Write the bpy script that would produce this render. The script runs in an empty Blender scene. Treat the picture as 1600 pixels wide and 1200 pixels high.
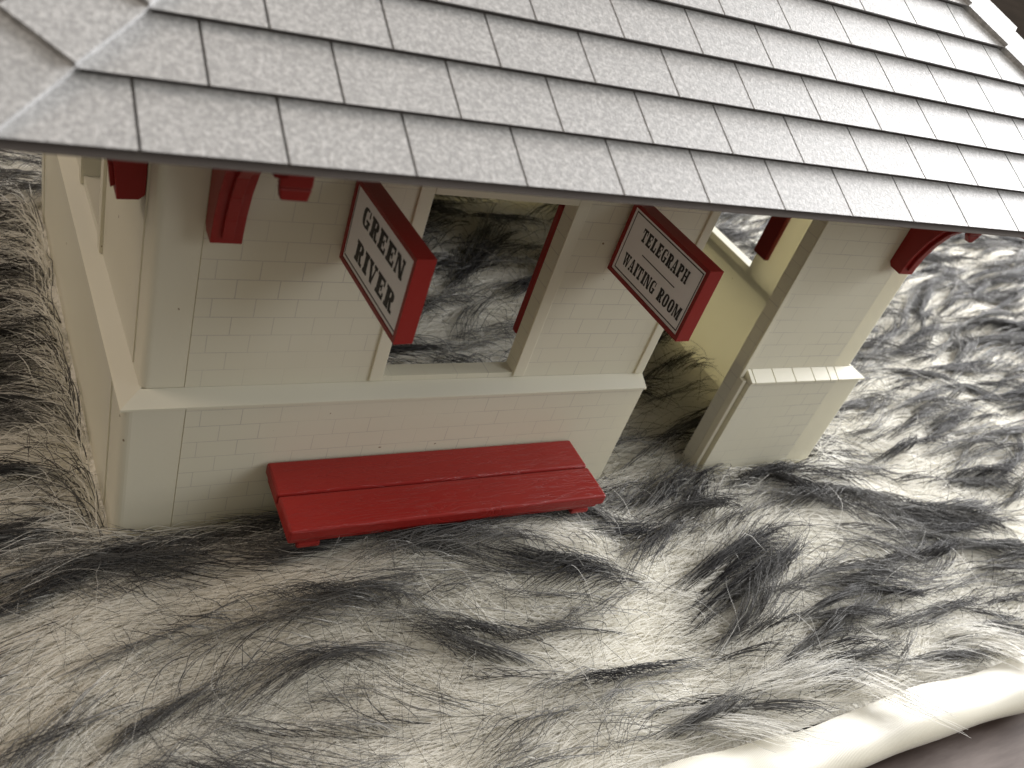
import bpy, bmesh, math, random
import numpy as np
from mathutils import Vector, Matrix

S = 0.01            # everything below is written in centimetres, built in metres
sc = bpy.context.scene
rng = np.random.default_rng(7)
random.seed(7)

# ------------------------------------------------------------------ camera
cam_d = bpy.data.cameras.new('camera'); cam = bpy.data.objects.new('camera', cam_d)
sc.collection.objects.link(cam); sc.camera = cam
CAM = Vector((-2.5884, -14.0474, 15.1195))
Rt = Vector((0.86256399, -0.40680617, 0.30081905)); Up = Vector((0.031916, 0.63713077, 0.77009464))
Fw = Vector((0.50494032, 0.65465496, -0.56254968))
m = Matrix((Rt, Up, -Fw)).transposed().to_4x4(); m.translation = CAM * S
cam.matrix_world = m
cam_d.sensor_width = 36; cam_d.lens = 1417.59 / 1600 * 36
cam_d.clip_start = 0.01; cam_d.clip_end = 60
cam_d.dof.use_dof = True; cam_d.dof.focus_distance = 0.20; cam_d.dof.aperture_fstop = 30

# ------------------------------------------------------------------ light
w = bpy.data.worlds.new("World"); sc.world = w; w.use_nodes = True
bgn = w.node_tree.nodes['Background']; bgn.inputs[0].default_value = (1.0, 0.91, 0.77, 1); bgn.inputs[1].default_value = 0.29

def area(name, loc, target, sx, sy, power, col):
    d = bpy.data.lights.new(name, 'AREA'); d.shape = 'RECTANGLE'; d.size = sx; d.size_y = sy
    d.energy = power; d.color = col
    o = bpy.data.objects.new(name, d); sc.collection.objects.link(o)
    o.location = loc
    o.rotation_euler = (Vector(target) - Vector(loc)).to_track_quat('-Z', 'Y').to_euler()
    return o
# the room's window, off to the right and a little behind the toy
area('window_light', (1.22, 0.20, 0.56), (0.12, 0.02, 0.0), 1.0, 0.50, 36.0, (0.99, 0.99, 1.0))
area('second_window_light', (0.50, -0.40, 0.40), (0.15, 0.0, 0.02), 0.42, 0.32, 1.15, (0.95, 0.98, 1.0))
area('warm_room_lamp', (-0.55, 0.20, 0.60), (0.0, 0.05, 0.03), 0.25, 0.25, 1.7, (1.0, 0.82, 0.68))

sc.view_settings.view_transform = 'Standard'; sc.view_settings.look = 'None'
sc.view_settings.exposure = 0.34; sc.view_settings.gamma = 1.0
sc.view_settings.use_curve_mapping = False
sc.render.engine = 'CYCLES'
sc.cycles.use_denoising = True
sc.cycles.max_bounces = 8; sc.cycles.transparent_max_bounces = 4
sc.cycles_curves.shape = 'RIBBONS'

# ------------------------------------------------------------------ materials
def mat(name):
    mm = bpy.data.materials.new(name); mm.use_nodes = True
    nt = mm.node_tree; b = nt.nodes['Principled BSDF']
    return mm, nt, b
def N(nt, t, **kw):
    n = nt.nodes.new(t)
    for k, v in kw.items(): setattr(n, k, v)
    return n
def coords(nt, scale=(100, 100, 100)):
    tc = N(nt, 'ShaderNodeTexCoord'); mp = N(nt, 'ShaderNodeMapping'); mp.inputs['Scale'].default_value = scale
    nt.links.new(tc.outputs['Object'], mp.inputs[0]); return mp.outputs[0]
def noise(nt, vec, scale, detail=3, rough=.5):
    n = N(nt, 'ShaderNodeTexNoise'); n.inputs['Scale'].default_value = scale
    n.inputs['Detail'].default_value = detail; n.inputs['Roughness'].default_value = rough
    nt.links.new(vec, n.inputs['Vector']); return n
def ramp(nt, fac, stops):
    r = N(nt, 'ShaderNodeValToRGB'); e = r.color_ramp.elements
    while len(e) < len(stops): e.new(.5)
    for el, (p, c) in zip(e, stops): el.position = p; el.color = (*c, 1) if len(c) == 3 else c
    nt.links.new(fac, r.inputs[0]); return r.outputs[0]
def bump(nt, b, h, strength, dist):
    n = N(nt, 'ShaderNodeBump'); n.inputs['Strength'].default_value = strength; n.inputs['Distance'].default_value = dist
    nt.links.new(h, n.inputs['Height']); nt.links.new(n.outputs[0], b.inputs['Normal']); return n
def mixc(nt, fac, a, bb, mode='MIX'):
    n = N(nt, 'ShaderNodeMix', data_type='RGBA', blend_type=mode)
    for sock, v in ((n.inputs[0], fac), (n.inputs[6], a), (n.inputs[7], bb)):
        if hasattr(v, 'links'): nt.links.new(v, sock)
        elif isinstance(v, (int, float)): sock.default_value = v
        else: sock.default_value = (*v, 1)
    return n.outputs[2]

def plastic_white(name, axis=None, z0=0.0):
    """cream polystyrene; axis = which horizontal axis the moulded blockwork runs along"""
    mm, nt, b = mat(name)
    v = coords(nt)
    n1 = noise(nt, v, .35, 4); n2 = noise(nt, v, 9, 2)
    col = mixc(nt, n1.outputs['Fac'], (.88, .86, .74), (.83, .80, .66))
    sp = noise(nt, v, 4.2, 1)
    speck = ramp(nt, sp.outputs['Fac'], [(.0, (0, 0, 0)), (.80, (0, 0, 0)), (.815, (1, 1, 1))])
    col = mixc(nt, speck, col, (.30, .22, .13))
    h = n2.outputs['Fac']
    if axis:
        sep = N(nt, 'ShaderNodeSeparateXYZ'); nt.links.new(v, sep.inputs[0])
        cmb = N(nt, 'ShaderNodeCombineXYZ')
        nt.links.new(sep.outputs['X' if axis == 'x' else 'Y'], cmb.inputs[0]); nt.links.new(sep.outputs['Z'], cmb.inputs[1])
        mp = N(nt, 'ShaderNodeMapping'); mp.inputs['Location'].default_value = (.1, -z0, 0); nt.links.new(cmb.outputs[0], mp.inputs[0])
        br = N(nt, 'ShaderNodeTexBrick'); nt.links.new(mp.outputs[0], br.inputs['Vector'])
        br.inputs['Scale'].default_value = 1; br.inputs['Brick Width'].default_value = .80; br.inputs['Row Height'].default_value = .42
        br.inputs['Mortar Size'].default_value = .010; br.inputs['Mortar Smooth'].default_value = .5; br.offset = .5
        fade = ramp(nt, noise(nt, v, .45, 2).outputs['Fac'], [(.35, (.1,) * 3), (.65, (1,) * 3)])
        mf = N(nt, 'ShaderNodeMath', operation='MULTIPLY'); nt.links.new(br.outputs['Fac'], mf.inputs[0]); nt.links.new(fade, mf.inputs[1])
        col = mixc(nt, mf.outputs[0], col, (.60, .57, .51))
        inv = N(nt, 'ShaderNodeMath', operation='MULTIPLY_ADD'); nt.links.new(br.outputs['Fac'], inv.inputs[0])
        inv.inputs[1].default_value = -1; inv.inputs[2].default_value = 1
        sm = N(nt, 'ShaderNodeMath', operation='MULTIPLY_ADD'); nt.links.new(n2.outputs['Fac'], sm.inputs[0]); sm.inputs[1].default_value = .05
        nt.links.new(inv.outputs[0], sm.inputs[2]); h = sm.outputs[0]
    nt.links.new(col, b.inputs['Base Color'])
    b.inputs['Roughness'].default_value = .42; b.inputs['Specular IOR Level'].default_value = .35
    bump(nt, b, h, .28 if axis else .12, .0002)
    # thin moulded walls let a little light through
    tr = N(nt, 'ShaderNodeBsdfTranslucent'); nt.links.new(mixc(nt, 1.0, col, (1.0, .965, .86), 'MULTIPLY'), tr.inputs[0])
    mx = N(nt, 'ShaderNodeMixShader'); mx.inputs[0].default_value = .30
    nt.links.new(b.outputs[0], mx.inputs[1]); nt.links.new(tr.outputs[0], mx.inputs[2])
    nt.links.new(mx.outputs[0], nt.nodes['Material Output'].inputs[0])
    return mm
M_plain = plastic_white('cream_plastic')
M_block_up = plastic_white('cream_blockwork', 'x', 3.27)
M_block_lo = plastic_white('cream_blockwork_base', 'x', 0.02)
M_block_side = plastic_white('cream_blockwork_side', 'y', 3.27)

def red_plastic(name, grain=False):
    mm, nt, b = mat(name); v = coords(nt)
    n1 = noise(nt, v, .8, 3)
    col = mixc(nt, n1.outputs['Fac'], (.27, .014, .010), (.22, .010, .008))
    nt.links.new(col, b.inputs['Base Color'])
    b.inputs['Roughness'].default_value = .40; b.inputs['Specular IOR Level'].default_value = .4
    b.inputs['Subsurface Weight'].default_value = .0
    if grain:
        mp = N(nt, 'ShaderNodeMapping'); mp.inputs['Scale'].default_value = (.28, 2.6, 1); mp.inputs['Rotation'].default_value = (0, 0, .14); nt.links.new(v, mp.inputs[0])
        wv = N(nt, 'ShaderNodeTexNoise'); wv.inputs['Scale'].default_value = 2.6; wv.inputs['Detail'].default_value = 3; wv.inputs['Distortion'].default_value = 1.3
        nt.links.new(mp.outputs[0], wv.inputs['Vector'])
        g = ramp(nt, wv.outputs['Fac'], [(.47, (1,) * 3), (.50, (0,) * 3), (.53, (1,) * 3)])
        bump(nt, b, g, .36, .0002)
    else:
        bump(nt, b, noise(nt, v, 14, 2).outputs['Fac'], .15, .0002)
    return mm
M_red = red_plastic('red_plastic'); M_redwood = red_plastic('red_plank_plastic', True)

mm, nt, b = mat('grey_roof_plastic'); M_roof = mm; v = coords(nt)
n1 = noise(nt, v, 13, 3, .7); n2 = noise(nt, v, 26, 2, .7); n3 = noise(nt, v, .3, 3)
c1 = mixc(nt, n3.outputs['Fac'], (.31, .308, .308), (.36, .357, .355))
c1 = mixc(nt, ramp(nt, n1.outputs['Fac'], [(.42, (0,) * 3), (.68, (1,) * 3)]), c1, (.52, .515, .51))
spk = ramp(nt, noise(nt, v, 1.1, 1).outputs['Fac'], [(.815, (0,) * 3), (.825, (1,) * 3)])
nt.links.new(c1, b.inputs['Base Color'])
b.inputs['Roughness'].default_value = .52; b.inputs['Specular IOR Level'].default_value = .24
ad = N(nt, 'ShaderNodeMath', operation='ADD'); nt.links.new(n1.outputs['Fac'], ad.inputs[0]); nt.links.new(n2.outputs['Fac'], ad.inputs[1])
bump(nt, b, ad.outputs[0], .30, .0002)

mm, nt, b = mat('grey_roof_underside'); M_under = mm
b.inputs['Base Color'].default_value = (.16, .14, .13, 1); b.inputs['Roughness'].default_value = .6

mm, nt, b = mat('white_paper'); M_paper = mm; v = coords(nt)
nt.links.new(mixc(nt, noise(nt, v, 2.5, 4).outputs['Fac'], (.90, .88, .86), (.84, .82, .80)), b.inputs['Base Color'])
b.inputs['Roughness'].default_value = .55
mm, nt, b = mat('black_ink'); M_ink = mm; v = coords(nt)
nt.links.new(mixc(nt, ramp(nt, noise(nt, v, 12, 3).outputs['Fac'], [(.35, (0,) * 3), (.8, (1,) * 3)]), (.012, .012, .014), (.07, .065, .06)), b.inputs['Base Color'])
b.inputs['Roughness'].default_value = .6

# fur: cream wool, dark guard hair tips
mm, nt, b = mat('fur_hair'); M_hair = mm
at = N(nt, 'ShaderNodeAttribute', attribute_name='dark'); at2 = N(nt, 'ShaderNodeAttribute', attribute_name='tint')
cream = mixc(nt, at2.outputs['Fac'], (.97, .955, .90), (.93, .91, .86))
hcol = mixc(nt, at.outputs['Fac'], cream, (.006, .005, .007)); nt.links.new(hcol, b.inputs['Base Color'])
trn = N(nt, 'ShaderNodeBsdfTranslucent'); nt.links.new(hcol, trn.inputs[0])
mxs = N(nt, 'ShaderNodeMixShader'); mfac = N(nt, 'ShaderNodeMath', operation='MULTIPLY_ADD'); nt.links.new(at.outputs['Fac'], mfac.inputs[0]); mfac.inputs[1].default_value = -.55; mfac.inputs[2].default_value = .58
nt.links.new(mfac.outputs[0], mxs.inputs[0])
nt.links.new(b.outputs[0], mxs.inputs[1]); nt.links.new(trn.outputs[0], mxs.inputs[2]); nt.links.new(mxs.outputs[0], nt.nodes['Material Output'].inputs[0])
b.inputs['Roughness'].default_value = .42
spn = N(nt, 'ShaderNodeMath', operation='MULTIPLY_ADD'); nt.links.new(at.outputs['Fac'], spn.inputs[0]); spn.inputs[1].default_value = -.44; spn.inputs[2].default_value = .50
nt.links.new(spn.outputs[0], b.inputs['Specular IOR Level'])
mm, nt, b = mat('fur_wool'); M_wool = mm; v = coords(nt)
nt.links.new(mixc(nt, ramp(nt, noise(nt, v, 1.5, 5).outputs['Fac'], [(.3, (0,) * 3), (.7, (1,) * 3)]), (.95, .93, .86), (.90, .87, .79)), b.inputs['Base Color'])
b.inputs['Roughness'].default_value = 1; bump(nt, b, noise(nt, v, 5, 5).outputs['Fac'], .8, .003)

mm, nt, b = mat('cream_satin'); M_satin = mm; v = coords(nt)
wv = N(nt, 'ShaderNodeTexWave', wave_type='BANDS', bands_direction='X'); wv.inputs['Scale'].default_value = 7.5; wv.inputs['Distortion'].default_value = .8
nt.links.new(v, wv.inputs['Vector'])
nt.links.new(mixc(nt, wv.outputs['Fac'], (.46, .43, .34), (.55, .52, .42)), b.inputs['Base Color'])
b.inputs['Roughness'].default_value = .34; b.inputs['Specular IOR Level'].default_value = .6
b.inputs['Sheen Weight'].default_value = .3
bump(nt, b, wv.outputs['Fac'], .25, .00015)

mm, nt, b = mat('brown_wood'); M_wood = mm; v = coords(nt, (14, 90, 90))
n1 = noise(nt, v, 1.0, 6, .6)
nt.links.new(ramp(nt, n1.outputs['Fac'], [(.36, (.018, .010, .007)), (.5, (.060, .040, .032)), (.66, (.12, .092, .080))]), b.inputs['Base Color'])
b.inputs['Roughness'].default_value = .6; b.inputs['Specular IOR Level'].default_value = .12; bump(nt, b, n1.outputs['Fac'], .3, .0006)
mm, nt, b = mat('plank_gap'); M_gap = mm
b.inputs['Base Color'].default_value = (.01, .007, .005, 1); b.inputs['Roughness'].default_value = .9

# ------------------------------------------------------------------ mesh helpers
class MB:
    def __init__(s): s.v = []; s.f = []
    def add(s, vs, fs):
        o = len(s.v); s.v += [tuple(p) for p in vs]; s.f += [tuple(i + o for i in f) for f in fs]; return s
    def box(s, x0, x1, y0, y1, z0, z1):
        return s.add([(x0, y0, z0), (x1, y0, z0), (x1, y1, z0), (x0, y1, z0), (x0, y0, z1), (x1, y0, z1), (x1, y1, z1), (x0, y1, z1)],
                     [(0, 3, 2, 1), (4, 5, 6, 7), (0, 1, 5, 4), (1, 2, 6, 5), (2, 3, 7, 6), (3, 0, 4, 7)])
    def loft(s, bottom, top):
        n = len(bottom)
        return s.add(list(bottom) + list(top), [tuple(range(n))[::-1], tuple(range(n, 2 * n))] + [(i, (i + 1) % n, n + (i + 1) % n, n + i) for i in range(n)])
    def prism(s, poly, z0, z1):
        return s.loft([(x, y, z0) for x, y in poly], [(x, y, z1) for x, y in poly])
    def build(s, name, material, parent=None, bevel=0, smooth=False, xf=None, segs=2):
        me = bpy.data.meshes.new(name)
        vs = [xf(p) for p in s.v] if xf else s.v
        me.from_pydata([tuple(c * S for c in p) for p in vs], [], s.f)
        bm = bmesh.new(); bm.from_mesh(me); bmesh.ops.recalc_face_normals(bm, faces=bm.faces); bm.to_mesh(me); bm.free()
        me.materials.append(material)
        o = bpy.data.objects.new(name, me); sc.collection.objects.link(o)
        if parent: o.parent = parent
        if smooth: me.shade_smooth()
        if bevel:
            md = o.modifiers.new('bevel', 'BEVEL'); md.width = bevel * S; md.segments = segs; md.limit_method = 'ANGLE'; md.angle_limit = math.radians(35)
            md.use_clamp_overlap = True
        return o
def tag(o, label, cat, group=None, kind=None):
    o['label'] = label; o['category'] = cat
    if group: o['group'] = group
    if kind: o['kind'] = kind
    return o
def empty(name, loc, rz=0):
    o = bpy.data.objects.new(name, None); sc.collection.objects.link(o)
    o.location = [c * S for c in loc]; o.rotation_euler = (0, 0, rz); o.empty_display_size = .02; return o

# ------------------------------------------------------------------ station dimensions (cm)
W, D, TH = 20.0, 13.4, 0.39
P, Z1, Z2 = 0.35, 3.03, 3.27
ZB, ZT = -1.4, 9.95
XL, XR, ZS, ZW = 4.87, 8.14, 3.41, 7.85
D1, D2, ZD = 12.0, 15.53, 8.9
SEAM = 0.815
EY, EZ, SL, OV = -4.0, 10.07, 0.60, 4.0
skew = lambda p: (p[0] - 0.035 * max(0, p[1]), p[1], p[2])

station = empty('toy_station', (0, 0, 0))
tag(station, 'white toy railway station with grey shingled hip roof and red brackets, on the fur', 'toy building')

def arc(cx, cy, r, a0, a1, n=6):
    return [(cx + r * math.cos(math.radians(a0 + (a1 - a0) * i / n)), cy + r * math.sin(math.radians(a0 + (a1 - a0) * i / n))) for i in range(n + 1)]

# --- front wall, left of the door
up = MB()
up.box(SEAM, XL, 0, TH, Z2, ZT); up.box(XL, XR, 0, TH, ZW, ZT); up.box(XR, D1, 0, TH, Z2, ZT); up.box(XL, XR, 0, TH, Z2, ZS)
wall = up.build('wall', M_block_up, station)
lo = MB().box(SEAM, D1 - .02, -P, TH, ZB, Z1); base = lo.build('wall_base', M_block_lo, wall)
# corner post, rounded
def corner(name, sgn, parent, x0):
    q = MB(); r = .16
    f = lambda pts: [(x0 + sgn * x, y) for x, y in pts]
    q.prism(f([(SEAM - .012, .006)] + arc(r, r + .006, r, 270, 180) + [(0, .82), (TH, .82), (TH, TH), (SEAM - .012, TH)]), Z2, ZT)
    r = .2
    q.prism(f([(SEAM - .012, -P + .006)] + arc(-P + r, -P + r, r, 270, 180) + [(-P, .82), (TH, .82), (TH, TH), (SEAM - .012, TH)]), ZB, Z1)
    o = q.build(name, M_plain, parent); return o
post_l = corner('corner_post', 1, station, 0); post_r = corner('corner_post', -1, station, W)
# --- front wall, right of the door
wall_r = MB().box(D2, W - SEAM, 0, TH, Z2, ZT).build('wall', M_block_up, station)
MB().box(D2 + .2, W - SEAM, -P, TH, ZB, Z1).box(D2, D2 + .2, 0, TH, ZB, Z2).build('wall_base', M_block_lo, wall_r)
# lintel over the door
MB().box(D1 + .001, D2 - .001, 0.02, TH, ZD, ZT).build('lintel', M_plain, station)

# --- side and back walls
def side_wall(x0, sgn, xf):
    y0, y1 = .82, D - .82; a, bb = 5.0, 7.8
    q = MB(); X = lambda t: x0 + sgn * t
    def bx(ta, tb, *r): q.box(min(X(ta), X(tb)), max(X(ta), X(tb)), *r)
    bx(0, TH, y0, a, Z2, ZT); bx(0, TH, bb, y1, Z2, ZT); bx(0, TH, a, bb, ZW, ZT); bx(0, TH, a, bb, Z2, ZS + .1)
    o = q.build('wall', M_plain, station, xf=xf)
    q = MB(); bx(-P, TH, y0, y1, ZB, Z1); q.build('wall_base', M_plain, o, xf=xf)
    q = MB()                                                    # window trim outside
    bx(-.07, .0, a - .3, a, Z2 + .02, ZW + .3); bx(-.07, .0, bb, bb + .3, Z2 + .02, ZW + .3); bx(-.07, 0, a, bb, ZW, ZW + .3)
    fr = q.build('window_frame', M_plain, o, xf=xf)
    q = MB(); bx(TH + .01, TH + .22, a - .62, a + .03, 4.12, 7.55); q.build('shutter', M_red, o, .06, xf=xf)
    q = MB(); bx(TH + .01, TH + .22, bb - .03, bb + .62, 4.12, 7.55); q.build('shutter', M_red, o, .06, xf=xf)
    # ledge along the side
    q = MB()
    prof = [(-P - .03, Z1), (-P - .03, Z1 + .05), (0, Z2), (TH, Z2), (TH, Z1)]
    q.loft([(X(t), -P - .03 if t < 0 and t < -.1 else (-.0 if t <= 0 else TH), z) for t, z in prof], [(X(t), D + (P + .03 if t < -.1 else 0) if t <= 0 else D - TH, z) for t, z in prof])
    q.build('ledge', M_plain, o, xf=xf)
    return o
side_wall(0, 1, skew); side_wall(W, -1, None)
bk = MB()
bk.box(-.4, 2.4, D - TH, D, ZB, ZT).box(5.6, 16.4, D - TH, D, ZB, ZT).box(16.52, 19.6, D - TH, D, ZB, ZT)
bk.box(2.4, 5.6, D - TH, D, ZD, ZT).box(16.4, 16.52, D - TH, D, ZB, .9).box(16.4, 16.52, D - TH, D, 1.7, ZT)
back = bk.build('wall', M_plain, station)
MB().box(-.82, -.4, D - .82, D, ZB, ZT).build('corner_post', M_plain, station); MB().box(19.6, 20, D - .82, D, ZB, ZT).build('corner_post', M_plain, station)

# --- ledges on the front: sloped shelf with a lip
def ledge(x0, x1, name, mitre_l, mitre_r, ticks, parent):
    q = MB()
    xs = [x0] + ticks + [x1]
    for i in range(len(xs) - 1):
        a = xs[i] + (.018 if i else 0); c = xs[i + 1] - (.018 if i < len(xs) - 2 else 0)
        pl = P + .03
        al, ah = (a - pl, a) if (mitre_l and i == 0) else (a, a)
        cl, ch = (c + pl, c) if (mitre_r and i == len(xs) - 2) else (c, c)
        prof0 = [(al, -pl, Z1), (al, -pl, Z1 + .05), (ah, -.002, Z2), (ah, -.002, Z1)]
        prof1 = [(cl, -pl, Z1), (cl, -pl, Z1 + .05), (ch, -.002, Z2), (ch, -.002, Z1)]
        q.loft(prof0, prof1)
    if ticks: q.box(x0 + .02, x1, -P + .02, -.01, Z1 + .002, Z1 + .03)
    return q.build(name, M_plain, parent)
ledge(0, D1 + .03, 'ledge', True, False, [], station)
ledge(D2 + .2, W, 'ledge', False, True, [D2 + .34, D2 + 1.12, D2 + 1.92, D2 + 2.70, D2 + 3.35, D2 + 3.68], station)

# --- front window trim and door casings
q = MB(); t = .06
q.box(XL - .3, XL, -t, -.001, Z2 + .05, ZW + .3); q.box(XR, XR + .3, -t, -.001, Z2 + .05, ZW + .3); q.box(XL, XR, -t, -.001, ZW, ZW + .3)
q.build('window_frame', M_plain, wall, .02)
MB().box(XR - .02, XR + .62, TH + .01, TH + .24, 4.2, 7.55).build('shutter', M_red, wall, .06)
MB().box(XL - .62, XL + .02, TH + .01, TH + .24, 4.2, 7.55).build('shutter', M_red, wall, .06)
MB().box(D1 - .26, D1, -t, -.001, Z2 + .02, ZD + .2).build('door_frame', M_plain, wall, .02)
MB().box(D2, D2 + .14, -P + .12, -.001, ZB, Z1).box(D2, D2 + .14, -t, -.002, Z1, ZD + .2).build('door_frame', M_plain, wall_r, .02)

# --- brackets (profile in the plane across the wall, t outwards)
BP = [(0, 6.94), (.10, 6.84), (.46, 6.82), (.47, 7.0), (.52, 7.4), (.66, 7.9), (.86, 8.35), (1.2, 8.75), (1.6, 9.05), (2.1, 9.25), (2.7, 9.36), (2.7, 9.92), (0, 9.92)]
def bracket(center, ang, pend):
    q = MB(); h = .27
    q.loft([(x, -h, z) for x, z in BP], [(x, h, z) for x, z in BP])
    rib = []
    for x, z in BP[3:11]: rib.append((x, z))
    outer = [(x + .07, z - .05) for x, z in rib]
    poly = rib + outer[::-1]
    n = len(rib)
    for i in range(n - 1):
        q.loft([(*rib[i][:1], -.1, rib[i][1]), (rib[i + 1][0], -.1, rib[i + 1][1]), (outer[i + 1][0], -.1, outer[i + 1][1]), (outer[i][0], -.1, outer[i][1])],
               [(*rib[i][:1], .1, rib[i][1]), (rib[i + 1][0], .1, rib[i + 1][1]), (outer[i + 1][0], .1, outer[i + 1][1]), (outer[i][0], .1, outer[i][1])])
    o = q.build('bracket', M_red, station, .015)
    o.location = [c * S for c in center]; o.rotation_euler = (0, 0, ang)
    if pend:
        px, py, pz = pend
        s = MB(); a = .24; t = .08; bw = .20 if px < 10 else .06
        s.loft([(px - bw, py - t, pz), (px + bw, py - t, pz), (px + bw, py + t, pz), (px - bw, py + t, pz)],
               [(px - a, py - t, pz + .20), (px + a, py - t, pz + .20), (px + a, py + t, pz + .20), (px - a, py + t, pz + .20)])
        s.box(px - a, px + a, py - t, py + t, pz + .2005, 9.9)
        inv = o.matrix_basis.inverted()
        s.build('pendant', M_red, o, .03, xf=lambda p: tuple((inv @ (Vector(p) * S)) / S))
    return o
R90 = math.pi / 2
bracket((1.08, 0, 0), -R90, (1.34, -2.6, 8.92)); bracket((19.02, 0, 0), -R90, (18.75, -1.6, 8.55))
bracket((-.04, 1.08, 0), math.pi, None); bracket((-.4, D - 1.1, 0), math.pi, None)
bracket((20, 1.08, 0), 0, None); bracket((20, D - 1.1, 0), 0, None)
bracket((1.08, D, 0), R90, None); bracket((19.02, D, 0), R90, None)

# ------------------------------------------------------------------ roof
def clip(poly, pt, nrm):      # keep side where (p-pt).n >= 0
    out = []
    for i in range(len(poly)):
        a, c = poly[i], poly[(i + 1) % len(poly)]
        da = (a[0] - pt[0]) * nrm[0] + (a[1] - pt[1]) * nrm[1]; dc = (c[0] - pt[0]) * nrm[0] + (c[1] - pt[1]) * nrm[1]
        if da >= 0: out.append(a)
        if (da >= 0) != (dc >= 0):
            k = da / (da - dc); out.append((a[0] + (c[0] - a[0]) * k, a[1] + (c[1] - a[1]) * k))
    return out
X0, X1, Y0, Y1 = -3.67, 23.77, -OV, D + OV
RUN = (Y1 - Y0) / 2; KS = math.sqrt(1 + SL * SL); ZR = EZ + SL * RUN
bs = MB(); zb = EZ - .065
bs.add([(X0, Y0, zb), (X1, Y0, zb), (X1, Y1, zb), (X0, Y1, zb), (X0, Y0, EZ - .04), (X1, Y0, EZ - .04), (X1, Y1, EZ - .04), (X0, Y1, EZ - .04),
        (X0 + RUN, Y0 + RUN, ZR - .04), (X1 - RUN, Y0 + RUN, ZR - .04)],
       [(0, 3, 2, 1), (0, 1, 5, 4), (1, 2, 6, 5), (2, 3, 7, 6), (3, 0, 4, 7), (4, 5, 9, 8), (5, 6, 9), (6, 7, 8, 9), (7, 4, 8)])
roof = bs.build('roof', M_under, station)
ROW = .845 * KS; TW = 1.69; GAP = .019
def face(O, A, L, joint0, name):
    """shingled slope: O left eave corner, A unit eave direction, L eave length"""
    O = Vector(O); A = Vector(A); inw = Vector((-A.y, A.x, 0)); B = (inw + Vector((0, 0, SL))).normalized(); Nn = A.cross(B)
    Hh = RUN * KS; slope_len = Hh
    def P3(a, bb, h): return O + A * a + B * bb + Nn * h
    q = MB(); k = 0
    hipn = Vector((Hh, -RUN)).normalized()                       # right of left hip
    hipn2 = Vector((-Hh, -RUN)).normalized()
    while k * ROW < Hh - .01:
        b0 = k * ROW; b1 = min((k + 1) * ROW + .04, Hh)
        j = joint0 + (TW / 2 if k % 2 else 0)
        n0 = math.floor((0 - j) / TW) - 1
        for n in range(n0, n0 + int(L / TW) + 4):
            jx = .02 * math.sin(n * 12.9 + k * 7.7)
            a0 = j + n * TW + GAP; a1 = j + (n + 1) * TW - GAP
            poly = [(a0, b0), (a1, b0), (a1, b1), (a0, b1)]
            poly = clip(poly, (0.0, 0), hipn); 
            if len(poly) >= 3: poly = clip(poly, (L, 0), hipn2)
            if len(poly) < 3: continue
            hh = lambda bb: .13 - .115 * (bb - b0) / ROW
            q.loft([P3(a, bb + (.11 if bb < b0 + .01 else 0), -.03) for a, bb in poly], [P3(a, bb, hh(bb)) for a, bb in poly])
        k += 1
    q.build(name, M_roof, roof)
    # thin backing sheet seen in the joints between shingles is the roof body itself
    # hip caps on both hips of this face
    for side in (0, 1):
        hv = Vector((RUN, Hh)).normalized(); pv = Vector((hv.y, -hv.x))   # left hip: along, inward
        CW = .95
        cq = MB(); steps = []
        kk = 0
        while True:
            bk = kk * ROW
            # inner-edge point lies at offset CW: p = t*hv + CW*pv ; p.y = bk
            t0 = (bk - CW * pv.y) / hv.y; t1 = ((kk + 1) * ROW - CW * pv.y) / hv.y
            if kk == 0: t0 = max(0, 0)
            if t0 > Hh / hv.y - .3: break
            t1 = min(t1, Hh / hv.y)
            g = .0
            quad = [hv * t0, hv * t0 + pv * CW, hv * (t1 + .05) + pv * CW, hv * (t1 + .05)]
            pts = [(p.x, p.y) for p in quad]
            if kk == 0: pts = clip(pts, (0, -.02), (0, 1))
            mid = L / 2
            pts = [p for p in pts]
            f = (lambda a: a) if side == 0 else (lambda a: L - a)
            hh = lambda p: .23 - .09 * ((p[0] * hv.x + p[1] * hv.y) - t0) / max(.3, (t1 - t0))
            up3 = [P3(f(a), bb, hh((a, bb))) for a, bb in pts]; dn3 = [P3(f(a), bb, -.02) for a, bb in pts]
            cq.loft(dn3, up3)
            kk += 1
        cq.build('hip_cap', M_roof, roof)
face((X0, Y0, EZ), (1, 0, 0), X1 - X0, 2.70 , 'shingles')
face((X1, Y0, EZ), (0, 1, 0), Y1 - Y0, .6, 'shingles')
face((X1, Y1, EZ), (-1, 0, 0), X1 - X0, 1.0, 'shingles')
face((X0, Y1, EZ), (0, -1, 0), Y1 - Y0, .4, 'shingles')
rc = MB(); xa = X0 + RUN - .5
while xa < X1 - RUN + .5:
    for s in (-1, 1):
        yc = Y0 + RUN
        rc.add([(xa, yc, ZR + .30), (xa + 1.5, yc, ZR + .18), (xa + 1.5, yc + s * .85, ZR + .18 - .51), (xa, yc + s * .85, ZR + .30 - .51),
                (xa, yc, ZR - .1), (xa + 1.5, yc, ZR - .1), (xa + 1.5, yc + s * .85, ZR - .56), (xa, yc + s * .85, ZR - .56)],
               [(0, 1, 2, 3), (4, 7, 6, 5), (0, 3, 7, 4), (1, 5, 6, 2), (3, 2, 6, 7), (0, 4, 5, 1)])
    xa += 1.45
rc.build('ridge_cap', M_roof, roof)

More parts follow.
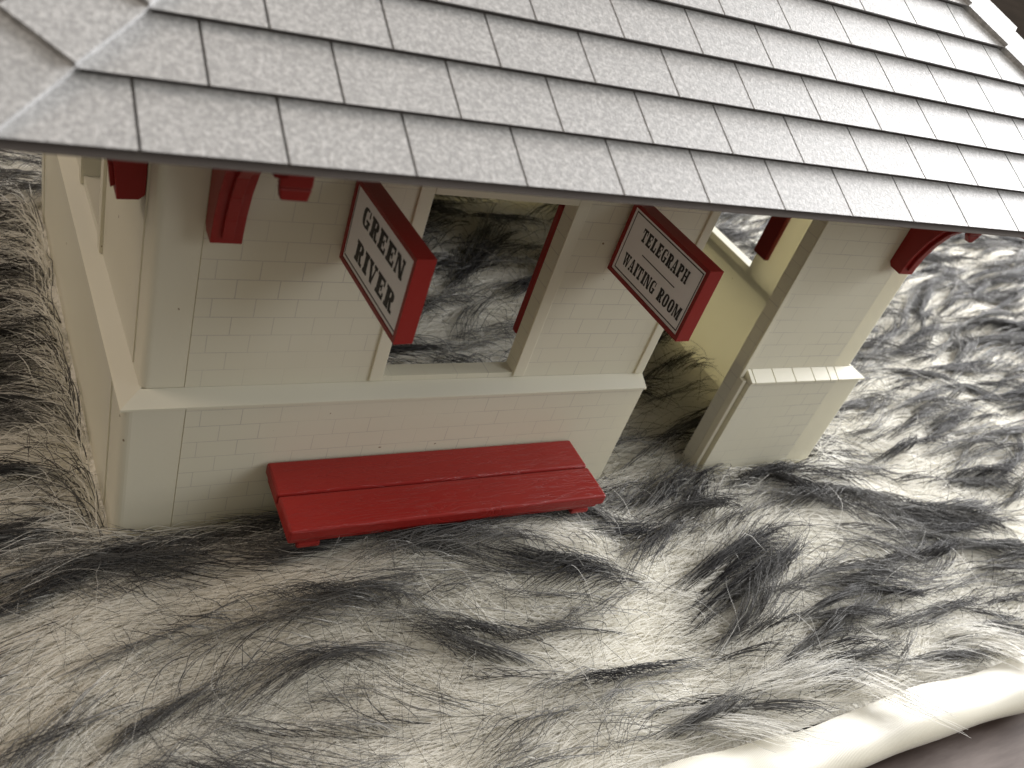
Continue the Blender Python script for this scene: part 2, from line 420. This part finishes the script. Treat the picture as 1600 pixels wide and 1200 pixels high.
# ------------------------------------------------------------------ lettering: slab-serif capitals drawn as strokes
def glyph(ch):
    """quads in a unit box (x 0..1, y 0..1): thick stems, heavy slab serifs"""
    s, h = .40, .17                                              # stem width, slab height
    Q = []
    R = lambda x0, y0, x1, y1: Q.append([(x0, y0), (x1, y0), (x1, y1), (x0, y1)])
    def bowl(cx, cy, rx, ry, tx, ty, a0, a1, n=9):
        for i in range(n):
            t0 = math.radians(a0 + (a1 - a0) * i / n); t1 = math.radians(a0 + (a1 - a0) * (i + 1) / n)
            e = lambda t, rx_, ry_: (cx + rx_ * math.copysign(abs(math.cos(t)) ** .75, math.cos(t)), cy + ry_ * math.copysign(abs(math.sin(t)) ** .75, math.sin(t)))
            Q.append([e(t0, rx, ry), e(t1, rx, ry), e(t1, rx - tx, ry - ty), e(t0, rx - tx, ry - ty)])
    def stem(x, w=s, sl=.08, sr=.08): R(x, h, x + w, 1 - h); R(x - sl, 0, x + w + sr, h); R(x - sl, 1 - h, x + w + sr, 1)
    def diag(x0, y0, x1, y1, w): Q.append([(x0, y0), (x0 + w, y0), (x1 + w, y1), (x1, y1)])
    if ch == 'I': stem(.35)
    elif ch == 'E':
        stem(.1, s, .08, 0); R(.4, 0, .95, h); R(.4, 1 - h, .95, 1); R(.4, .44, .66, .56); R(.8, h, .95, .34); R(.8, .66, .95, 1 - h); R(.6, .34, .72, .66)
    elif ch == 'L': stem(.1, s, .08, .1); R(.5, 0, .95, h); R(.78, h, .95, .42)
    elif ch == 'T': R(.35, h, .65, 1 - h); R(.22, 0, .78, h); R(.02, 1 - h, .98, 1); R(.02, .62, .17, 1 - h); R(.83, .62, .98, 1 - h)
    elif ch == 'H': stem(.08, .28, .07, .07); stem(.64, .28, .07, .07); R(.36, .44, .64, .56)
    elif ch == 'N': stem(.06, .17, .06, .05); stem(.77, .17, .1, .06); diag(.62, 0, .08, 1, .32)
    elif ch == 'M': stem(.04, .13, .05, .03); stem(.70, .26, .04, .05); diag(.40, .06, .08, 1, .22); diag(.42, .06, .68, 1, .12)
    elif ch == 'V': diag(.38, 0, .08, 1 - h, .30); diag(.46, 0, .74, 1 - h, .14); R(-.02, 1 - h, .48, 1); R(.62, 1 - h, 1.02, 1)
    elif ch == 'W':
        diag(.20, 0, .04, 1 - h, .20); diag(.28, 0, .42, 1 - h, .1); diag(.60, 0, .44, 1 - h, .20); diag(.68, 0, .84, 1 - h, .1)
        R(-.04, 1 - h, .32, 1); R(.36, 1 - h, .68, 1); R(.74, 1 - h, 1.04, 1)
    elif ch == 'A':
        diag(.12, h, .40, 1, .12); diag(.60, h, .36, 1, .30); R(.24, .28, .66, .40); R(.0, 0, .36, h); R(.50, 0, 1.0, h)
    elif ch in 'RP':
        stem(.1, s, .08, .04 if ch == 'R' else .12); bowl(.52, .74, .45, .26, .33, .12, -90, 90); R(.4, .48, .54, .60); R(.4, .88, .54, 1.0)
        if ch == 'R': Q.append([(.5, .5), (.76, .5), (.86, .1), (.60, .1)]); R(.60, 0, 1.0, h); R(.60, h, .84, .16)
    elif ch in 'GOC':
        bowl(.5, .5, .47, .5, .34, .12, 0 if ch == 'O' else 62, 360 if ch == 'O' else 318, 22)
        if ch == 'G': R(.52, .34, 1.0, .47); R(.66, .03, .93, .36); R(.80, .64, .94, .98)
    return Q
def write(mb, text, u0, u1, v0, v1, widths=None):
    wd = [.55 if c == 'I' else (.5 if c == ' ' else (1.25 if c in 'MW' else 1.0)) for c in text]
    sp = .13; tot = sum(wd) + sp * (len(text) - 1); k = (u1 - u0) / tot; x = u0; n = 0
    for c, wc in zip(text, wd):
        if c != ' ':
            for quad in glyph(c):
                if c == 'I': quad = [((a - .22) / .56, bb) for a, bb in quad]
                mb(([(x + a * wc * k, v0 + bb * (v1 - v0)) for a, bb in quad]), n); n += 1
        x += (wc + sp) * k

# ------------------------------------------------------------------ the two hanging signs
SY0, SY1, SZ0, SZ1 = -.20, -2.72, 6.52, 8.03                      # label rectangle
def sign(x, label, rows, rule, border, turn):
    root = empty('hanging_sign', (x, SY0, SZ1), math.radians(turn)); tag(root, label, 'sign', 'red framed signs hung out from the front wall')
    tr = lambda p: (p[0] - x, p[1] - SY0, p[2] - SZ1)
    b0 = MB(); fr = .09; th = .34
    # board with a raised rim: rim boxes butt end to end round a recessed panel
    ya, yb, za, zb_ = SY1 - fr, SY0 + fr, SZ0 - fr, SZ1 + fr
    b0.box(x + .03, x + th, ya, yb, za, zb_)
    b0.box(x - .02, x + .03, ya, SY1, za, zb_); b0.box(x - .02, x + .03, SY0, yb, za, zb_)
    b0.box(x - .02, x + .03, SY1, SY0, za, SZ0); b0.box(x - .02, x + .03, SY1, SY0, SZ1, zb_)
    board = b0.build('board', M_red, root, .0, xf=tr)
    b1 = MB().box(x + .15, x + th - .1, yb + .0005, .0 - .002, SZ1 - .5, SZ1 - .1); b1.build('mounting_tab', M_red, root, xf=tr)
    lab = MB().box(x + .005, x + .0295, SY1 + .004, SY0 - .004, SZ0 + .004, SZ1 - .004).build('label', M_paper, root, xf=tr)
    ink = MB(); L = SY0 - SY1; Hh = SZ1 - SZ0
    def put(poly, n):
        xx = x + .0035 - .00006 * n
        ink.add([(xx, SY0 - u * L, SZ0 + vv * Hh) for u, vv in poly], [tuple(range(len(poly)))])
    for r in rows: write(put, *r)
    bars = list(border) + list(rule)
    for i, (u0, v0, u1, v1) in enumerate(bars): put([(u0, v0), (u1, v0), (u1, v1), (u0, v1)], i % 3)
    ink.build('lettering', M_ink, lab, xf=lambda p: tr(p))
    return root
sign(3.29, 'red framed sign reading GREEN RIVER, hung left of the front window', [('GREEN', .165, .90, .630, .880), ('RIVER', .175, .88, .160, .43)], [],
     [(.02, .045, .985, .066), (.012, .068, .022, .985)], 3.3)
sign(9.48, 'red framed sign reading TELEGRAPH WAITING ROOM, hung beside the doorway', [('TELEGRAPH', .19, .855, .650, .845), ('WAITING ROOM', .10, .945, .170, .365)],
     [(.285, .495, .765, .512)], [(.03, .045, .982, .064), (.03, .945, .982, .964), (.03, .0645, .0395, .9445), (.9725, .0645, .982, .9445)], 2.7)

# ------------------------------------------------------------------ bench
bench = empty('bench', (6.4, -1.4, 0)); tag(bench, 'long red plastic bench of two planks along the base of the white front wall', 'bench')
tb = lambda p: (p[0] - 6.4, p[1] + 1.4, p[2])
bx0, bx1, bz = 2.58, 10.3, 1.48
MB().box(bx0, bx1, -1.385, -.42, bz - .30, bz).build('seat_plank', M_redwood, bench, .05, xf=tb)
MB().box(bx0, bx1, -2.42, -1.425, bz - .30, bz).build('seat_plank', M_redwood, bench, .05, xf=tb)
MB().box(bx0 + .06, bx1 - .06, -2.30, -.5, bz - .5, bz - .302).build('seat_rail', M_red, bench, .04, xf=tb)
for lx in (bx0 + .25, bx1 - .75):
    q = MB(); q.prism([(lx, -2.32), (lx + .5, -2.32), (lx + .5, -.5), (lx, -.5)], bz - .66, bz - .502); q.build('leg', M_red, bench, .05, xf=tb)

# ------------------------------------------------------------------ floor
fl = MB().box(-600, 900, -300, 900, -4.0, -1.9)
for_obj = fl.build('floor', M_wood); tag(for_obj, 'brown wooden boards under the edge of the fur blanket', 'floor', kind='structure')

# ------------------------------------------------------------------ fur blanket
def vnoise(x, y, sc_, seed):
    r = np.random.default_rng(seed); g = r.random((64, 64))
    xs, ys = x / sc_ + 100.3, y / sc_ + 100.7
    xi, yi = np.floor(xs).astype(int), np.floor(ys).astype(int); fx, fy = xs - xi, ys - yi
    fx, fy = fx * fx * (3 - 2 * fx), fy * fy * (3 - 2 * fy)
    G = lambda a, c: g[a % 64, c % 64]
    return (G(xi, yi) * (1 - fx) + G(xi + 1, yi) * fx) * (1 - fy) + (G(xi, yi + 1) * (1 - fx) + G(xi + 1, yi + 1) * fx) * fy - .5
EDGE = -7.95
BX0, BX1, BY0, BY1 = -14, 64, EDGE, 34
def inside_f(x, y):
    # the pile is pushed up against the inside of the back wall
    return ((x > 0) & (x < W)) * np.clip((y - 6.0) / 5, 0, 1) * np.clip((D + 1 - y) / 1.5, 0, 1)
def ground(x, y):
    x = np.asarray(x, float); y = np.asarray(y, float)
    z = -1.15 + 1.0 * vnoise(x, y, 9, 1) + .5 * vnoise(x, y, 3.2, 2)
    inside = np.exp(-((np.clip(x, 0, W) - x) ** 2 + (np.clip(y, -2, D) - y) ** 2) / 6)
    z = z * (1 - .6 * inside) + (-.45) * .6 * inside
    z = z + 1.5 * inside_f(x, y)
    z = z + 1.15 * np.exp(-((x - 6.5) / 4.6) ** 4 - ((y + 2.6) / 1.6) ** 2)
    z = z + .6 * np.exp(-((x + 2.2) / 1.7) ** 2 - ((y - 2.2) / 3.2) ** 2)
    e = np.clip((y - EDGE) / 1.2, 0, 1)
    return z * e + -1.25 * (1 - e)
nx, ny = 240, 140
gx, gy = np.meshgrid(np.linspace(BX0, BX1, nx), np.linspace(BY0, BY1, ny)); gz = ground(gx, gy)
gb = MB(); gb.v = list(zip(gx.ravel(), gy.ravel(), gz.ravel()))
gb.f = [(j * nx + i, j * nx + i + 1, (j + 1) * nx + i + 1, (j + 1) * nx + i) for j in range(ny - 1) for i in range(nx - 1)]
blanket = gb.build('fur_blanket', M_wool, None, smooth=True)
tag(blanket, 'cream faux fur blanket streaked with dark grey hair, under the toy station', 'blanket')
# rolled satin hem along the near edge
sb = MB(); nu, nvv = 260, 20
for i in range(nu):
    x = BX0 + (BX1 - BX0) * i / (nu - 1)
    pk = .07 * math.sin(x * .9 + 2.2 * math.sin(x * .31)) + .035 * math.sin(x * 2.1 + 1.5 * math.sin(x * .53))
    for j in range(nvv):
        a = math.radians(60 + 215 * j / (nvv - 1))
        ry, rz = .80 + .6 * pk, .44 + 1.1 * pk * (1 if j < 12 else .3)
        y = EDGE - .45 + math.cos(a) * ry * 1.0; z = -1.32 + math.sin(a) * rz
        sb.v.append((x, y + .05 * math.sin(x * .8), max(z, -1.885)))
sb.f = [(i * nvv + j, (i + 1) * nvv + j, (i + 1) * nvv + j + 1, i * nvv + j + 1) for i in range(nu - 1) for j in range(nvv - 1)]
sb.build('satin_lining', M_satin, blanket, smooth=True)

# hair
def flow(x, y):
    a = .5 * vnoise(x, y, 8.0, 11) + .6 * vnoise(x, y, 3.0, 12)
    # a parting in front of the doorway: combed left on one side, right on the other
    part = 1 / (1 + np.exp(-(x - 12.3 - .25 * y) * 1.2))
    return np.where(rng.random(np.shape(x)) < part, 0.10, math.pi + .12) + a
CX, CY, CZ = CAM
def sample(n, kfall=1.0):
    out = []; tot = 0
    while tot < n:
        x = rng.uniform(BX0, BX1, n * 2); y = rng.uniform(BY0 + .15, BY1, n * 2)
        d = np.sqrt((x - CX) ** 2 + (y - CY) ** 2 + CZ ** 2)
        keep = rng.random(n * 2) < np.minimum(1, (19.0 / d) ** 2) 
        # seldom-seen ground far behind the camera's view is left thinner
        fwd = (x - CX) * Fw.x + (y - CY) * Fw.y - CZ * Fw.z
        keep &= (fwd > 8)
        out.append(np.c_[x[keep], y[keep]]); tot += keep.sum()
    return np.concatenate(out)[:n]
NP = 8
def in_house(x, y): return (x > -.3 - .035 * np.maximum(y, 0)) & (x < W + .3) & (y > -P) & (y < D)
def near_wall(x, y):
    ox = (x > -P - .03 - .035 * np.maximum(y, 0)) & (x < W + P + .1) & (y > -P - .03) & (y < D + .1)
    ix = (x > TH - .035 * np.maximum(y, 0)) & (x < W - TH) & (y > TH) & (y < D - TH)
    door = (x > D1) & (x < D2) & (y < 3)
    return ox & ~ix & ~door
pos_all = []; rad_all = []; dark_all = []; tint_all = []
def strands(roots, spine_root, length, height, clump, dark, radius, curl, tint, over_hem=False):
    """roots (n,2); spine_root index-mapped spine starts (n,2)"""
    n = len(roots)
    s = np.linspace(0, 1, NP)
    p = spine_root.copy(); path = [p.copy()]
    ang0 = flow_at[0]
    for i in range(NP - 1):
        ang = ang0 + curl * (s[i]) + .75 * vnoise(p[:, 0], p[:, 1], 2.6, 21)
        p = p + (np.c_[np.cos(ang), np.sin(ang)] * (length / (NP - 1))[:, None]); path.append(p.copy())
    path = np.stack(path, 1)                                      # n,NP,2
    off = (roots - spine_root)[:, None, :] * (1 - clump[:, None] * s[None, :] ** 1.1)[:, :, None]
    wob = rng.normal(0, 1, (n, NP, 2)) * (.035 * s[None, :, None])
    xy = path + off + wob
    zg = ground(xy[:, :, 0], xy[:, :, 1])
    z = zg + height[:, None] * (1 - np.exp(-3.2 * s))[None, :] * (1 - .25 * s ** 2)[None, :] + rng.normal(0, .03, (n, NP)) * s
    z[:, 0] -= .1
    bad = near_wall(xy[:, :, 0], xy[:, :, 1]).any(1)
    bad |= ((xy[:, :, 0] > 2.4) & (xy[:, :, 0] < 10.5) & (xy[:, :, 1] > -2.46) & (xy[:, :, 1] < -.3) & (z > 1.12)).any(1)
    ok = ~bad
    if not over_hem: ok &= (xy[:, :, 1] > EDGE - .15).all(1)
    pts = np.concatenate([xy, z[:, :, None]], 2)[ok]
    d = np.linalg.norm(pts[:, 3, :] - np.array([CX, CY, CZ]), axis=1)
    r = radius[ok][:, None] * np.maximum(.75, d / 22)[:, None] * (1 - .75 * s ** 2)[None, :]
    pos_all.append(pts); rad_all.append(r); dark_all.append(dark[ok]); tint_all.append(np.repeat(tint[ok][:, None], NP, 1))

# cream under-wool
n = 150000
rt = sample(n); flow_at = [flow(rt[:, 0], rt[:, 1]) + rng.normal(0, .14, n)]
s = np.linspace(0, 1, NP)
strands(rt, rt.copy(), rng.uniform(1.8, 3.4, n), rng.uniform(.20, .50, n), np.zeros(n), np.zeros((n, NP)), rng.uniform(.007, .013, n), rng.normal(0, .28, n), rng.random(n))
# dark-tipped guard hair in pointed locks
def even(n):
    c = np.c_[rng.uniform(BX0, BX1, n), rng.uniform(BY0 + .3, BY1, n)]
    return c[((c[:, 0] - CX) * Fw.x + (c[:, 1] - CY) * Fw.y - CZ * Fw.z) > 9]
def locks(nc, per, spread, dk0, lmin, lmax, bias, region=None):
    c0 = even(nc * 2) if region is None else np.c_[rng.uniform(region[0], region[1], nc * 2), rng.uniform(region[2], region[3], nc * 2)]; th0 = flow(c0[:, 0], c0[:, 1]) + rng.normal(0, .15, len(c0))
    sel = vnoise(c0[:, 0] * .4 + .5 * np.sin(c0[:, 1] * .5), c0[:, 1] + .8 * np.sin(c0[:, 0] * .45), .60, 31) + .4 * vnoise(c0[:, 0], c0[:, 1], 3.4, 32)
    pick = rng.random(len(c0)) < np.clip(bias + sel * .5, .01, 1)
    c0 = c0[pick][:nc]; th0 = th0[pick][:nc]; nc = len(c0)
    idx = np.repeat(np.arange(nc), per); n = len(idx)
    u = rng.normal(0, 1, (n, 2)) * np.array(spread) * rng.uniform(.6, 1.5, nc)[idx][:, None]
    ca, sa = np.cos(th0[idx]), np.sin(th0[idx])
    rt = c0[idx] + np.c_[u[:, 0] * ca - u[:, 1] * sa, u[:, 0] * sa + u[:, 1] * ca]
    fa = th0[idx] + rng.normal(0, .035, n)
    ll = rng.uniform(lmin, lmax, nc); lh = rng.uniform(.60, 1.05, nc); lc = rng.uniform(.3, .9, nc); lk = rng.normal(0, .4, nc)
    start = rng.uniform(-.1, .22, n)[:, None]
    dark = np.clip((s[None, :] - start) / .2, 0, 1) * (rng.uniform(dk0, 1.0, nc)[idx] * rng.uniform(.94, 1, n))[:, None]
    flow_at[0] = fa
    strands(rt, c0[idx].copy(), ll[idx] * rng.uniform(.6, 1.15, n), lh[idx] * rng.uniform(.8, 1.1, n), lc[idx], dark, rng.uniform(.007, .0115, n), lk[idx] + rng.normal(0, .09, n), rng.random(n))
locks(800, 62, (.85, .045), .90, 1.8, 3.9, .5)
locks(3000, 14, (.8, .03), .80, 1.4, 3.4, .55)
locks(70, 85, (.6, .04), .95, 1.8, 3.6, .6, (-7, -1.2, -2, 14))
locks(6, 70, (.5, .06), .95, 1.4, 2.6, .9, (14.6, 18.4, -1.1, -.6))
locks(9, 60, (.6, .05), .95, 1.8, 3.2, .6, (9.5, 15, -4.2, -1.2))
# stray single hairs standing proud
n = 9000
rt = sample(n); flow_at = [flow(rt[:, 0], rt[:, 1]) + rng.normal(0, .8, n)]
strands(rt, rt.copy(), rng.uniform(1.2, 3.0, n), rng.uniform(.5, 1.0, n) * np.where(rng.random(n) < .1, 1.5, 1), np.zeros(n), np.repeat(rng.choice([0, .93, .96, .98, 1.0, 1.0], n)[:, None], NP, 1), rng.uniform(.003, .005, n), rng.normal(0, 1.0, n), rng.random(n))
# fringe of fur pressed up against the outside of the walls
n = 3600
side = .3 + .7 * rng.random(n); tpos = rng.random(n); offs = np.where(rng.random(n) < .5, rng.uniform(.04, .35, n), rng.uniform(.06, 1.0, n))
fx = np.where(side < .45, -P - .035 * np.maximum(tpos * 14 - 1, 0) - offs, np.where(side < .85, tpos * (W + 1) - .5, W + P + offs))
fy = np.where(side < .45, tpos * 14 - 1, np.where(side < .85, -P - offs, tpos * 6 - .5))
keepf = ~((side >= .45) & (side < .85) & (fx > D1 - .3) & (fx < D2 + .3))
rt = np.c_[fx, fy][keepf]; n = len(rt); sd = side[keepf]
base_a = np.where(sd < .45, math.pi * .5 + rng.uniform(-.1, 2.4, n), np.where(sd < .85, np.where(rng.random(n) < .5, 0, math.pi) + rng.normal(0, .15, n) - .0, rng.uniform(-1.0, .9, n)))
flow_at = [base_a]
strands(rt, rt.copy(), rng.uniform(1.0, 2.6, n), rng.uniform(.35, .85, n), np.zeros(n), np.repeat((rng.choice([0, 0, .9], n))[:, None], NP, 1), rng.uniform(.007, .012, n), rng.normal(0, .3, n), rng.random(n))
# wisps falling over the hem
n = 430; cxs = rng.uniform(10, 24, 26); k_ = rng.integers(0, 13, n)
c = np.c_[cxs[k_], np.full(n, EDGE + 1.1)]; rt = c + rng.normal(0, .3, (n, 2)) * np.array([1, .5])
flow_at = [rng.normal(-.55, .35, 26)[k_] + rng.normal(0, .08, n)]
strands(rt, c, rng.uniform(2.0, 3.6, n), rng.uniform(.6, 1.0, 26)[k_], np.full(n, .7), np.repeat(rng.choice([0, 0, .3, .7], n)[:, None], NP, 1) * s[None, :], rng.uniform(.007, .011, n), rng.normal(0, .3, 26)[k_], rng.random(n), True)

pos = np.concatenate(pos_all); rad = np.concatenate(rad_all); dark = np.concatenate(dark_all); tint = np.concatenate(tint_all)
hc = bpy.data.hair_curves.new('fur_pile'); hc.add_curves([NP] * len(pos))
hc.position_data.foreach_set('vector', (pos.reshape(-1) * S).astype(np.float32))
for nm, arr in (('radius', rad * S), ('dark', dark), ('tint', tint)):
    a = hc.attributes.get(nm) or hc.attributes.new(nm, 'FLOAT', 'POINT')
    a.data.foreach_set('value', arr.reshape(-1).astype(np.float32))
hc.materials.append(M_hair)
pile = bpy.data.objects.new('fur_pile', hc); sc.collection.objects.link(pile); pile.parent = blanket; pile['kind'] = 'stuff'
